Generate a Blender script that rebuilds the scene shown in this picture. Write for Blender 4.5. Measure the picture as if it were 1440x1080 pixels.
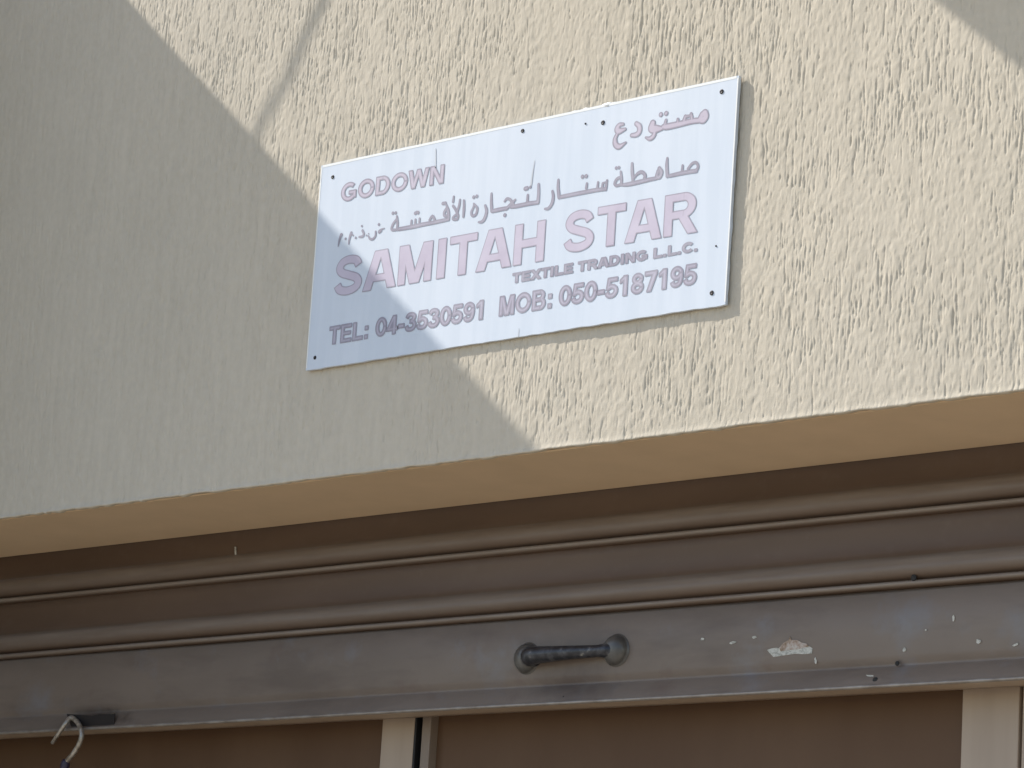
import bpy, bmesh, math, random
import numpy as np
from mathutils import Matrix, Vector

random.seed(7)
rng = np.random.default_rng(11)
scene = bpy.context.scene
for o in list(bpy.data.objects):
    bpy.data.objects.remove(o)

# ------------------------------------------------------------------ camera
F = 4500.0                       # focal length in photo pixels (1440 wide)
Z0 = 3.06                        # height of the sign's centre above the ground
_dh = np.array([-4985.0, -725.0, -F]); _dh /= np.linalg.norm(_dh)
_D = F * F / 1049.0
_dv = np.array([0.065 * _D, _D, -F]); _dv -= _dh * _dh.dot(_dv); _dv /= np.linalg.norm(_dv)
ROT = np.array([-_dh, np.cross(_dv, -_dh), _dv])     # camera -> world

def ray(px, py):
    return ROT @ np.array([px - 720.0, 540.0 - py, -F])
_r = ray(730, 320)
CAM = np.array([0, 0, Z0]) - _r / np.linalg.norm(_r) * 5.5

def on_y(px, py, y=0.0):
    """photo pixel -> point on the vertical plane at depth y"""
    r = ray(px, py)
    return CAM + r * ((y - CAM[1]) / r[1])

cam = bpy.data.cameras.new('camera')
cam.sensor_width = 36.0
cam.lens = 36.0 * F / 1440.0
cam.clip_start, cam.clip_end = 0.05, 2000.0
cam_o = bpy.data.objects.new('camera', cam)
scene.collection.objects.link(cam_o)
m4 = Matrix.Identity(4)
for i in range(3):
    for j in range(3):
        m4[i][j] = float(ROT[i, j])
    m4[i][3] = float(CAM[i])
cam_o.matrix_world = m4
scene.camera = cam_o

# ------------------------------------------------------------------ light
SA, SC = 2.4, 2.088              # shadow run to the right / down for each metre out from the wall
SUN = Vector((SA, 1.0, -SC)).normalized()
SUN_STRENGTH, SKY_STRENGTH, EXPOSURE = 3.35, 0.142, 0.60
elev = math.asin(-SUN.z)
world = bpy.data.worlds.new('World')
scene.world = world
world.use_nodes = True
nt = world.node_tree
sky = nt.nodes.new('ShaderNodeTexSky')
sky.sky_type = 'NISHITA'
sky.sun_disc = False
sky.sun_elevation = elev
sky.sun_rotation = math.atan2(-SUN.x, -SUN.y)
sky.air_density = 1.0
sky.dust_density = 0.6
sky.ozone_density = 1.0
bg = nt.nodes['Background']
bg.inputs['Strength'].default_value = SKY_STRENGTH
nt.links.new(sky.outputs[0], bg.inputs['Color'])
sl = bpy.data.lights.new('sun', 'SUN')
sl.energy = SUN_STRENGTH
sl.angle = math.radians(0.53)
sl.color = (1.0, 0.955, 0.885)
so = bpy.data.objects.new('sun', sl)
so.rotation_euler = SUN.to_track_quat('-Z', 'Y').to_euler()
so.location = (-6, -4, 9)
scene.collection.objects.link(so)
scene.render.engine = 'CYCLES'
scene.view_settings.view_transform = 'Standard'
scene.view_settings.look = 'None'
scene.view_settings.exposure = EXPOSURE
scene.view_settings.gamma = 1.0
scene.view_settings.use_curve_mapping = False

# ------------------------------------------------------------------ helpers
C = scene.collection

def tag(o, label=None, cat=None, group=None, kind=None):
    if label: o['label'] = label
    if cat: o['category'] = cat
    if group: o['group'] = group
    if kind: o['kind'] = kind
    return o

def empty(name, loc, label, cat):
    o = bpy.data.objects.new(name, None)
    o.location = loc
    o.empty_display_size = 0.1
    C.objects.link(o)
    return tag(o, label, cat)

bpy.context.view_layer.update()

def link(name, me, mat, parent=None, smooth=False):
    o = bpy.data.objects.new(name, me)
    if mat: me.materials.append(mat)
    C.objects.link(o)
    if parent:
        o.parent = parent
        w = Matrix.Identity(4)
        p = parent
        while p is not None:
            w = Matrix.Translation(p.location) @ w if False else p.matrix_basis @ (p.matrix_parent_inverse @ w if False else w)
            p = p.parent
        o.matrix_parent_inverse = Matrix.Identity(4)
        o.location = -w.to_translation()
    if smooth:
        me.polygons.foreach_set('use_smooth', [True] * len(me.polygons))
    return o

def obj_bm(name, bm, mat, parent=None, smooth=False):
    me = bpy.data.meshes.new(name)
    bmesh.ops.recalc_face_normals(bm, faces=bm.faces)
    bm.to_mesh(me)
    bm.free()
    return link(name, me, mat, parent, smooth)

def box(bm, x0, x1, y0, y1, z0, z1):
    vs = [bm.verts.new((x, y, z)) for x in (x0, x1) for y in (y0, y1) for z in (z0, z1)]
    for f in ((0, 1, 3, 2), (4, 6, 7, 5), (0, 4, 5, 1), (2, 3, 7, 6), (0, 2, 6, 4), (1, 5, 7, 3)):
        bm.faces.new([vs[i] for i in f])
    return bm

def box_obj(name, dims, mat, parent=None, bevel=0.0):
    bm = box(bmesh.new(), *dims)
    if bevel:
        bmesh.ops.bevel(bm, geom=bm.edges[:], offset=bevel, segments=2, affect='EDGES', profile=0.5)
    return obj_bm(name, bm, mat, parent)

def grid_mesh(name, P, closed_v=False):
    """P: (nv, nu, 3) array -> quad mesh"""
    nv, nu, _ = P.shape
    me = bpy.data.meshes.new(name)
    me.vertices.add(nv * nu)
    me.vertices.foreach_set('co', P.reshape(-1).astype(np.float32))
    i = np.arange(nv * nu).reshape(nv, nu)
    q = np.stack([i[:-1, :-1], i[:-1, 1:], i[1:, 1:], i[1:, :-1]], -1).reshape(-1, 4)
    n = len(q)
    me.loops.add(n * 4)
    me.loops.foreach_set('vertex_index', q.reshape(-1).astype(np.int32))
    me.polygons.add(n)
    me.polygons.foreach_set('loop_start', np.arange(0, n * 4, 4, dtype=np.int32))
    me.polygons.foreach_set('use_smooth', np.ones(n, dtype=bool))
    me.update(calc_edges=True)
    me.validate()
    return me

def smooth_noise(shape, sy, sx, r):
    """gaussian-filtered noise, unit variance; sy, sx in samples"""
    a = r.standard_normal(shape)
    fy = np.fft.fftfreq(shape[0])[:, None]
    fx = np.fft.rfftfreq(shape[1])[None, :]
    g = np.exp(-2 * (math.pi ** 2) * ((fy * sy) ** 2 + (fx * sx) ** 2))
    b = np.fft.irfft2(np.fft.rfft2(a) * g, s=shape)
    return b / b.std()

def tube(bm, pts, radii, seg=10, cap=True):
    """swept tube along a polyline of Vectors"""
    pts = [Vector(p) for p in pts]
    rings = []
    up = None
    for i, p in enumerate(pts):
        t = (pts[min(i + 1, len(pts) - 1)] - pts[max(i - 1, 0)]).normalized()
        if up is None:
            up = t.orthogonal().normalized()
        else:
            up = (up - t * up.dot(t)).normalized()
        s = t.cross(up)
        r = radii[i] if isinstance(radii, (list, tuple)) else radii
        rings.append([bm.verts.new(p + (up * math.cos(a) + s * math.sin(a)) * r)
                      for a in [2 * math.pi * k / seg for k in range(seg)]])
    for a, b in zip(rings, rings[1:]):
        for k in range(seg):
            bm.faces.new((a[k], a[(k + 1) % seg], b[(k + 1) % seg], b[k]))
    if cap:
        bm.faces.new(rings[0][::-1]); bm.faces.new(rings[-1])
    return bm

def spline(pts, n=8):
    """Catmull-Rom through points"""
    P = [Vector(p) for p in pts]
    P = [P[0] * 2 - P[1]] + P + [P[-1] * 2 - P[-2]]
    out = []
    for i in range(1, len(P) - 2):
        for k in range(n):
            t = k / n
            a, b, c, d = P[i - 1], P[i], P[i + 1], P[i + 2]
            out.append(0.5 * ((2 * b) + (c - a) * t + (2 * a - 5 * b + 4 * c - d) * t * t + (3 * b - a - 3 * c + d) * t ** 3))
    out.append(P[-2])
    return out

# ------------------------------------------------------------------ materials
class N:
    def __init__(self, name):
        self.m = bpy.data.materials.new(name)
        self.m.use_nodes = True
        self.t = self.m.node_tree
        self.b = self.t.nodes['Principled BSDF']
    def n(self, kind, **kw):
        x = self.t.nodes.new(kind)
        for k, v in kw.items():
            if k in x.inputs and not hasattr(x, k): x.inputs[k].default_value = v
            else: setattr(x, k, v)
        return x
    def l(self, a, b): self.t.links.new(a, b)
    def coords(self, scale=(1, 1, 1)):
        g = self.n('ShaderNodeNewGeometry')
        mp = self.n('ShaderNodeMapping')
        mp.inputs['Scale'].default_value = scale
        self.l(g.outputs['Position'], mp.inputs['Vector'])
        return mp.outputs[0]
    def noise(self, vec, scale, detail=4, rough=0.55):
        x = self.n('ShaderNodeTexNoise')
        x.inputs['Scale'].default_value = scale
        x.inputs['Detail'].default_value = detail
        x.inputs['Roughness'].default_value = rough
        self.l(vec, x.inputs['Vector'])
        return x.outputs['Fac']
    def ramp(self, fac, stops):
        x = self.n('ShaderNodeValToRGB')
        e = x.color_ramp.elements
        while len(e) < len(stops): e.new(0.5)
        for k, (p, c) in zip(e, stops):
            k.position = p
            k.color = (*c, 1) if len(c) == 3 else c
        self.l(fac, x.inputs['Fac'])
        return x.outputs['Color']
    def mix(self, fac, a, b, mode='MIX'):
        x = self.n('ShaderNodeMix', data_type='RGBA', blend_type=mode)
        for s, v in ((x.inputs[0], fac), (x.inputs[6], a), (x.inputs[7], b)):
            if isinstance(v, bpy.types.NodeSocket): self.l(v, s)
            elif isinstance(v, (int, float)): s.default_value = v
            else: s.default_value = (*v, 1)
        return x.outputs[2]
    def bump(self, h, strength, dist):
        x = self.n('ShaderNodeBump')
        x.inputs['Strength'].default_value = strength
        x.inputs['Distance'].default_value = dist
        self.l(h, x.inputs['Height'])
        self.l(x.outputs[0], self.b.inputs['Normal'])
    def set(self, col=None, rough=None, metal=None, spec=None):
        for k, v in (('Base Color', col), ('Roughness', rough), ('Metallic', metal), ('Specular IOR Level', spec)):
            if v is None: continue
            if isinstance(v, bpy.types.NodeSocket): self.l(v, self.b.inputs[k])
            elif isinstance(v, tuple): self.b.inputs[k].default_value = (*v, 1)
            else: self.b.inputs[k].default_value = v
        return self.m

def stucco(name, relief):
    s = N(name)
    v = s.coords()
    big = s.noise(v, 1.7, 5)
    fine = s.noise(v, 60, 4)
    st = s.noise(s.coords((60, 60, 7)), 1.0, 4)
    c = s.ramp(big, [(0.3, (0.515, 0.466, 0.378)), (0.7, (0.575, 0.519, 0.425))])
    c = s.mix(0.16, c, s.ramp(fine, [(0.3, (0.420, 0.345, 0.261)), (0.7, (0.700, 0.607, 0.496))]))
    c = s.mix(0.17, c, s.ramp(st, [(0.35, (0.460, 0.393, 0.306)), (0.65, (0.660, 0.570, 0.451))]))
    s.set(c, 0.92, spec=0.25)
    if relief:
        g = s.noise(s.coords((150, 150, 17)), 1.0, 3, 0.5)
        h = s.ramp(g, [(0.36, (0, 0, 0)), (0.47, (1, 1, 1))])
        s.bump(h, 1.0, 0.0022)
    else:
        s.bump(s.noise(v, 420, 4, 0.6), 0.5, 0.0008)
    return s.m

M = {}
M['stucco'] = stucco('stucco_paint', False)
M['stucco_relief'] = stucco('stucco_relief_paint', True)

s = N('soffit_paint'); v = s.coords()
s.set(s.ramp(s.noise(v, 9, 5), [(0.3, (0.647, 0.489, 0.325)), (0.7, (0.701, 0.530, 0.356))]), 0.8, spec=0.25)
s.bump(s.noise(v, 300, 3), 0.25, 0.0008)
M['soffit'] = s.m

s = N('ground_concrete'); v = s.coords()
s.set(s.mix(0.5, s.ramp(s.noise(v, 0.6, 6), [(0.3, (0.38, 0.325, 0.245)), (0.7, (0.48, 0.415, 0.32))]),
            s.ramp(s.noise(v, 40, 5), [(0.3, (0.34, 0.29, 0.22)), (0.7, (0.50, 0.435, 0.34))])), 0.9)
s.bump(s.noise(v, 120, 4), 0.4, 0.002)
M['ground'] = s.m

s = N('grey_concrete'); v = s.coords()
s.set(s.ramp(s.noise(v, 4, 6), [(0.3, (0.36, 0.34, 0.30)), (0.7, (0.46, 0.43, 0.38))]), 0.9)
s.bump(s.noise(v, 90, 4), 0.4, 0.002)
M['concrete'] = s.m

# brown slats; paler grey over the roll's upper side, rubbed paint on its hem (attribute along the profile)
s = N('brown_slat_paint'); v = s.coords()
c = s.ramp(s.noise(s.coords((2.2, 6, 9)), 1.0, 6), [(0.3, (0.089, 0.054, 0.035)), (0.7, (0.118, 0.074, 0.049))])
c = s.mix(s.ramp(s.noise(v, 38, 6, 0.7), [(0.55, (0, 0, 0)), (0.75, (0.388, 0.340, 0.300))]), c, (0.145, 0.102, 0.075))
at = s.n('ShaderNodeAttribute', attribute_name='paleness')
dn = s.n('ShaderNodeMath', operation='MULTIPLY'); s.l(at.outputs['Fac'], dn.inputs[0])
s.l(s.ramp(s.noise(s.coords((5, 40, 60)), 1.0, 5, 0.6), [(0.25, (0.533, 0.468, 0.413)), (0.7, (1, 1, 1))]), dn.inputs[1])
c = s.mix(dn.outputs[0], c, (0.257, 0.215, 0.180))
s.set(c, 0.45, spec=0.4)
s.bump(s.noise(v, 160, 4), 0.25, 0.0006)
M['slat'] = s.m

# bottom bar: grey-brown paint, rubbed and greyer to the left, grimy under the handle
s = N('grey_bar_paint')
v = s.coords()
c = s.ramp(s.noise(s.coords((1.6, 5, 5)), 1.0, 6), [(0.3, (0.152, 0.119, 0.096)), (0.7, (0.198, 0.158, 0.130))])
grime = s.noise(s.coords((3.5, 8, 14)), 1.0, 6, 0.62)
c = s.mix(s.ramp(grime, [(0.47, (0, 0, 0)), (0.68, (0.594, 0.540, 0.491))]), c, (0.095, 0.072, 0.060))
blot = s.noise(v, 7, 5, 0.6)
c = s.mix(s.ramp(blot, [(0.55, (0, 0, 0)), (0.72, (0.7, 0.7, 0.7))]), c, (0.18, 0.18, 0.195))
rust = s.noise(v, 11, 5, 0.65)
c = s.mix(s.ramp(rust, [(0.60, (0, 0, 0)), (0.76, (0.5, 0.5, 0.5))]), c, (0.13, 0.088, 0.072))
def spot(cx, cz, rx, rz, soft):
    g = s.n('ShaderNodeNewGeometry')
    sep = s.n('ShaderNodeSeparateXYZ'); s.l(g.outputs['Position'], sep.inputs[0])
    def m(op, a, b):
        x = s.n('ShaderNodeMath', operation=op)
        for k, u in enumerate((a, b)):
            if isinstance(u, bpy.types.NodeSocket): s.l(u, x.inputs[k])
            elif u is not None: x.inputs[k].default_value = u
        return x.outputs[0]
    dx = m('DIVIDE', m('SUBTRACT', sep.outputs[0], cx), rx)
    dz = m('DIVIDE', m('SUBTRACT', sep.outputs[2], cz), rz)
    d = m('SQRT', m('ADD', m('MULTIPLY', dx, dx), m('MULTIPLY', dz, dz)), None)
    d = m('ADD', d, m('MULTIPLY', m('SUBTRACT', s.noise(v, 30, 4), 0.5), 1.3))
    return s.ramp(d, [(soft, (1, 1, 1)), (1.0, (0, 0, 0))])
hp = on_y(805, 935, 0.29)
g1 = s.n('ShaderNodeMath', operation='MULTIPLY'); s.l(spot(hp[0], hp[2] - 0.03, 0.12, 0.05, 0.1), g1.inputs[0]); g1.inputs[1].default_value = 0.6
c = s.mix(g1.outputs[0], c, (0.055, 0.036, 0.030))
kp = on_y(135, 1012, 0.285)
g2 = s.n('ShaderNodeMath', operation='MULTIPLY'); s.l(spot(kp[0], kp[2], 0.11, 0.022, 0.3), g2.inputs[0]); g2.inputs[1].default_value = 0.9
c = s.mix(g2.outputs[0], c, (0.030, 0.020, 0.017))
s.set(c, s.ramp(blot, [(0.3, (0.55, 0.55, 0.55)), (0.7, (0.42, 0.42, 0.42))]), spec=0.45)
s.bump(s.noise(v, 90, 5), 0.3, 0.0008)
M['bar'] = s.m

s = N('bare_metal_edge'); v = s.coords()
s.set(s.ramp(s.noise(v, 25, 5), [(0.35, (0.208, 0.176, 0.152)), (0.65, (0.336, 0.304, 0.272))]), 0.4, 0.3)
M['edge'] = s.m

s = N('worn_black_handle'); v = s.coords()
s.set(s.ramp(s.noise(v, 70, 5), [(0.45, (0.022, 0.022, 0.027)), (0.62, (0.06, 0.06, 0.068)), (0.76, (0.26, 0.25, 0.22))]), 0.38, 0.2)
s.bump(s.noise(v, 60, 3), 0.2, 0.0015)
M['handle'] = s.m
s = N('grimy_rosette'); v = s.coords()
s.set(s.ramp(s.noise(v, 45, 5), [(0.35, (0.083, 0.077, 0.071)), (0.7, (0.126, 0.119, 0.108))]), 0.36, 0.2)
M['rosette'] = s.m

s = N('beige_aluminium'); v = s.coords((14, 14, 1.2))
s.set(s.ramp(s.noise(v, 1.0, 5), [(0.3, (0.340, 0.259, 0.191)), (0.7, (0.420, 0.328, 0.246))]), 0.5, 0.0)
M['aluminium'] = s.m
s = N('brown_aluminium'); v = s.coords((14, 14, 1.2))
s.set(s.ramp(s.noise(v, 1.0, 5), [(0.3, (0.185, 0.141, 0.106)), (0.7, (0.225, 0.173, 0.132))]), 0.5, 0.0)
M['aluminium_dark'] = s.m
s = N('brown_door_panel'); v = s.coords((3, 3, 1.0))
s.set(s.ramp(s.noise(v, 2.0, 5), [(0.3, (0.103, 0.055, 0.028)), (0.7, (0.123, 0.069, 0.037))]), 0.6, spec=0.3)
s.bump(s.noise(s.coords((1, 1, 1)), 220, 3), 0.2, 0.0006)
M['panel'] = s.m
s = N('matt_black'); s.set((0.012, 0.011, 0.011), 0.7); M['flat_black'] = s.m

s = N('sign_white'); v = s.coords()
c = s.ramp(s.noise(v, 2.5, 5), [(0.3, (0.578, 0.639, 0.727)), (0.7, (0.627, 0.675, 0.750))])
c = s.mix(0.10, c, s.ramp(s.noise(s.coords((40, 40, 3)), 1.0, 4), [(0.4, (0.550, 0.556, 0.551)), (0.6, (0.880, 0.855, 0.836))]))
s.set(c, 0.45, spec=0.35)
M['sign'] = s.m
s = N('white_edge'); s.set((0.80, 0.80, 0.78), 0.6); M['white'] = s.m

def ink(name, outline, fill, band):
    s = N(name)
    a = s.n('ShaderNodeAttribute', attribute_name='sd')
    d = s.n('ShaderNodeMath', operation='MULTIPLY'); s.l(a.outputs['Fac'], d.inputs[0]); d.inputs[1].default_value = -100.0
    v = s.coords()
    nz = s.noise(v, 55, 4)
    j = s.n('ShaderNodeMath', operation='MULTIPLY_ADD'); s.l(nz, j.inputs[0]); j.inputs[1].default_value = 0.16
    s.l(d.outputs[0], j.inputs[2])
    c = s.ramp(j.outputs[0], [(band * 0.55 + 0.08, outline), (band + 0.12, fill)])
    c = s.mix(0.18, c, s.ramp(s.noise(v, 20, 5), [(0.3, outline), (0.7, (0.72, 0.72, 0.78))]))
    s.set(c, 0.5, spec=0.3)
    return s.m
M['ink_big'] = ink('faded_red_vinyl', (0.32, 0.28, 0.34), (0.545, 0.475, 0.57), 0.22)
M['ink_small'] = ink('faded_violet_vinyl', (0.29, 0.255, 0.31), (0.53, 0.46, 0.54), 0.30)
M['ink_grey'] = ink('faded_grey_vinyl', (0.275, 0.25, 0.305), (0.455, 0.415, 0.50), 0.40)
M['streak'] = ink('rust_streak_grey', (0.50, 0.52, 0.55), (0.42, 0.42, 0.44), 0.3)

s = N('dark_screw'); s.set((0.035, 0.03, 0.03), 0.5, 0.6); M['screw'] = s.m
s = N('hook_steel'); v = s.coords()
s.set(s.ramp(s.noise(v, 80, 5), [(0.4, (0.24, 0.20, 0.155)), (0.65, (0.50, 0.46, 0.40))]), 0.35, 0.55)
M['hook'] = s.m
s = N('purple_plastic'); s.set((0.030, 0.020, 0.042), 0.45); M['purple'] = s.m
s = N('torn_sticker_paper'); v = s.coords()
c = s.ramp(s.noise(v, 95, 5, 0.7), [(0.35, (0.22, 0.15, 0.09)), (0.52, (0.42, 0.33, 0.28)), (0.62, (0.50, 0.47, 0.42))])
s.set(c, 0.7); M['sticker_top'] = s.m
s = N('sticker_white'); v = s.coords()
s.set(s.ramp(s.noise(s.coords((170, 170, 330)), 1.0, 4, 0.7), [(0.35, (0.27, 0.27, 0.24)), (0.55, (0.56, 0.55, 0.50))]), 0.7); M['sticker'] = s.m
s = N('cable_black'); s.set((0.03, 0.03, 0.03), 0.5); M['cable'] = s.m

# ------------------------------------------------------------------ ground
bm = bmesh.new()
vs = [bm.verts.new(p) for p in ((-400, -400, 0), (400, -400, 0), (400, 400, 0), (-400, 400, 0))]
bm.faces.new(vs)
tag(obj_bm('ground', bm, M['ground']), 'pale sandy concrete ground in front of the building', 'ground', kind='structure')

# ------------------------------------------------------------------ the building's wall
ZB = Z0 - 0.3995                 # lower edge of the wall = head of the shutter opening
YS = 0.297                       # depth of the shutter behind the wall's face
XL, XR = -1.90, 3.2              # opening jambs
wall = empty('building_wall', (0.65, 0, 0), 'cream wall with vertically grooved textured plaster above the shuttered opening', 'wall')

# face of the wall in front of the camera: grooved plaster modelled as relief
X0, X1, ZT = -1.66, 1.16, Z0 + 0.80
DX, DZ = 0.0013, 0.0029
nx, nz = int((X1 - X0) / DX), int((ZT - ZB) / DZ)
xs = np.linspace(X0, X1, nx)
zs = np.linspace(ZB, ZT, nz)
H = np.zeros((nz, nx), dtype=np.float32)          # metres into the wall (positive = groove)
area = (X1 - X0) * (ZT - ZB)
dens = smooth_noise((nz, nx), 22, 40, rng)
bend = smooth_noise((nz, nx), 16, 30, rng)
def groove(cx, cz, L, w, d):
    r0, r1 = int((cz - L / 2 - ZB) / DZ), int((cz + L / 2 - ZB) / DZ) + 1
    r0c, r1c = max(r0, 0), min(r1, nz)
    if r1c - r0c < 2: return
    hw = int(w / DX * 1.5) + 3
    c0 = int((cx - X0) / DX)
    rows = np.arange(r0c, r1c)
    t = (rows - r0) / max(r1 - r0, 1)
    wob = np.cumsum(rng.standard_normal(len(rows))) * 0.00038
    wob -= wob.mean()
    path = cx + wob + (t - 0.5) * L * rng.normal(0, 0.03)
    prof = np.minimum(1, 7 * t) ** 0.7 * np.minimum(1, 5 * (1 - t)) * (0.75 + 0.25 * np.sin(t * 9 + rng.random() * 6))
    a, b = max(c0 - hw - 8, 0), min(c0 + hw + 8, nx)
    if b - a < 3: return
    dxs = (xs[a:b][None, :] - path[:, None]) / (w * 0.5)
    g = np.clip(1.25 - np.abs(dxs) ** 2.2, 0, 1) * (d * prof)[:, None]
    sub = H[r0c:r1c, a:b]
    np.maximum(sub, g, out=sub)
ngr = int(area * 4900)
for _ in range(ngr):
    cx, cz = rng.uniform(X0, X1), rng.uniform(ZB, ZT)
    i, j = min(int((cz - ZB) / DZ), nz - 1), min(int((cx - X0) / DX), nx - 1)
    if dens[i, j] + rng.normal(0, 0.7) < -0.35: continue
    if cz < ZB + 0.05 and rng.random() < 0.65: continue
    L = min(float(np.exp(rng.normal(math.log(0.023), 0.60))), 0.10)
    groove(cx, cz, L, rng.uniform(0.0015, 0.0035), rng.uniform(0.0008, 0.0021))
for _ in range(int(area * 4200)):                  # short nicks and torn grains
    groove(rng.uniform(X0, X1), rng.uniform(ZB, ZT), rng.uniform(0.004, 0.012), rng.uniform(0.0015, 0.0042), rng.uniform(0.0004, 0.0012))
H = 0.80 * H + 0.06 * (np.roll(H, 1, 1) + np.roll(H, -1, 1)) + 0.04 * (np.roll(H, 1, 0) + np.roll(H, -1, 0))
H += 0.00012 * smooth_noise((nz, nx), 0.6, 0.8, rng) + 0.00022 * smooth_noise((nz, nx), 1.4, 2.0, rng) + 0.0002 * smooth_noise((nz, nx), 7, 9, rng) + 0.0007 * smooth_noise((nz, nx), 40, 60, rng)
# ragged lower lip
e1 = smooth_noise((4, nx), 0.5, 22, rng)[0]; e2 = smooth_noise((4, nx), 0.5, 5, rng)[0]
drip = np.clip(smooth_noise((4, nx), 0.5, 5, rng)[0] - 1.9, 0, 1.0)
lip = 0.0004 * e1 + 0.00035 * e2 - 0.004 * drip
P = np.zeros((nz + 4, nx, 3), dtype=np.float32)
P[4:, :, 0] = xs[None, :]; P[4:, :, 1] = H; P[4:, :, 2] = zs[:, None]
fade = np.clip(1 - (zs - ZB) / 0.018, 0, 1) ** 1.5
P[4:, :, 2] += fade[:, None] * lip[None, :]
flare = np.clip(1 - (zs - ZB) / 0.009, 0, 1) ** 1.3
P[4:, :, 1] -= (0.0022 * flare)[:, None]
for k, (yo, zo) in enumerate(((0.030, 0.004), (0.010, 0.0), (0.0045, -0.0012), (0.0015, -0.0005))):
    P[k, :, 0] = xs
    P[k, :, 1] = H[0] + yo - 0.0022
    P[k, :, 2] = ZB + lip + zo + 0.0005 * e2 * (1 if k < 3 else 0)
    if k == 0: P[k, :, 2] = ZB + 0.004
face = link('plaster_face', grid_mesh('plaster_face', P), M['stucco'], wall)

# the rest of the wall around it
box_obj('upper_wall', (XL - 0.3, XR + 1.2, 0.0, 0.30, ZT, Z0 + 2.6), M['stucco_relief'], wall)
box_obj('lintel_core', (X0, X1, 0.012, 0.294, ZB + 0.003, ZT), M['stucco_relief'], wall)
box_obj('wall_beside_opening', (X1, XR + 1.2, 0.0, 0.294, ZB, ZT), M['stucco_relief'], wall)
box_obj('wall_beside_opening', (XL - 0.3, X0, 0.0, 0.294, ZB, ZT), M['stucco_relief'], wall)
box_obj('jamb', (XR, XR + 1.2, 0.0, 0.62, 0.0, ZB), M['stucco_relief'], wall)
box_obj('jamb', (XL - 0.3, XL, 0.0, 0.62, 0.0, ZB), M['stucco_relief'], wall)
box_obj('inner_lintel', (XL - 0.3, XR + 1.2, 0.40, 0.62, ZB - 0.02, Z0 + 2.6), M['stucco_relief'], wall)
# painted underside of the lintel
bm = box(bmesh.new(), XL, XR, 0.011, 0.2935, ZB - 0.0012, ZB + 0.0018)
obj_bm('soffit', bm, M['soffit'], wall)

# wing wall to the left (out of frame): its sloping shadow crosses the plaster and the sign
WX = XL
s0 = on_y(180, 0); s1 = on_y(760, 635)
slope = -SC / SA
WZ = 0.5 * ((s0[2] + slope * (WX - s0[0])) + (s1[2] + slope * (WX - s1[0])))
ww = empty('wing_wall', (WX - 0.12, -0.5, 0), 'plastered wing wall standing out beside the left end of the opening', 'wall')
box_obj('wall_body', (WX - 0.24, WX, -1.0, -0.001, 0, WZ - 0.05), M['stucco_relief'], ww)
box_obj('coping', (WX - 0.26, WX, -1.02, -0.001, WZ - 0.05, WZ), M['concrete'], ww)

# canopy slab above (out of frame): its corner shadow touches the top right
t = on_y(1420, 85)
CZ = Z0 + 1.25
CX = t[0] + (CZ - t[2]) / slope
cn = empty('concrete_canopy', ((CX + 3.4) / 2, 0, CZ), 'concrete canopy slab projecting from the wall above the sign', 'canopy')
box_obj('slab', (CX, 3.4, -0.95, -0.001, CZ, CZ + 0.14), M['concrete'], cn)
box_obj('drip_edge', (CX + 0.02, 3.4, -0.99, -0.951, CZ + 0.02, CZ + 0.16), M['concrete'], cn)

# ------------------------------------------------------------------ sign
SF = -0.0095                     # front face of the sign
def uv(px, py): 
    p = on_y(px, py, SF); return float(p[0]), float(p[2])
cor = [uv(452, 233), uv(1039, 106), uv(1020, 428), uv(430, 521)]
sign = empty('trade_sign', (0, -0.004, Z0 - 0.2), 'white rectangular trade sign with faded pink lettering screwed to the plaster wall', 'sign')
# board: slightly uneven edge, real thickness
bm = bmesh.new()
outline = []
for k in range(4):
    a, b = cor[k], cor[(k + 1) % 4]
    n = 60 if k % 2 == 0 else 24
    for i in range(n):
        f = i / n
        jx, jz = random.gauss(0, 0.00045), random.gauss(0, 0.00045)
        if i == 0: jx = jz = 0
        outline.append((a[0] + (b[0] - a[0]) * f + jx * (k % 2), a[1] + (b[1] - a[1]) * f + jz * (1 - k % 2)))
front = [bm.verts.new((x, SF, z)) for x, z in outline]
back = [bm.verts.new((x, SF + 0.006, z)) for x, z in outline]
bm.faces.new(front)
bm.faces.new(back[::-1])
n = len(front)
for i in range(n):
    bm.faces.new((front[i], front[(i + 1) % n], back[(i + 1) % n], back[i]))
obj_bm('board', bm, M['sign'], sign)
# pale trim strips along the board's rim
def rim(a, b, w):
    a, b = Vector((a[0], SF - 0.0003, a[1])), Vector((b[0], SF - 0.0003, b[1]))
    d = (b - a).normalized(); nrm = Vector((d.z, 0, -d.x))
    bm = bmesh.new()
    q = [a + d * 0.004, b - d * 0.004, b - d * 0.004 + nrm * w, a + d * 0.004 + nrm * w]
    vs = [bm.verts.new(p) for p in q]
    bm.faces.new(vs)
    return obj_bm('edge_trim', bm, M['white'], sign)
rim(cor[0], cor[1], 0.0045)
rim(cor[3], cor[0], 0.003)
rim(cor[1], cor[2], 0.0025)

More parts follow.
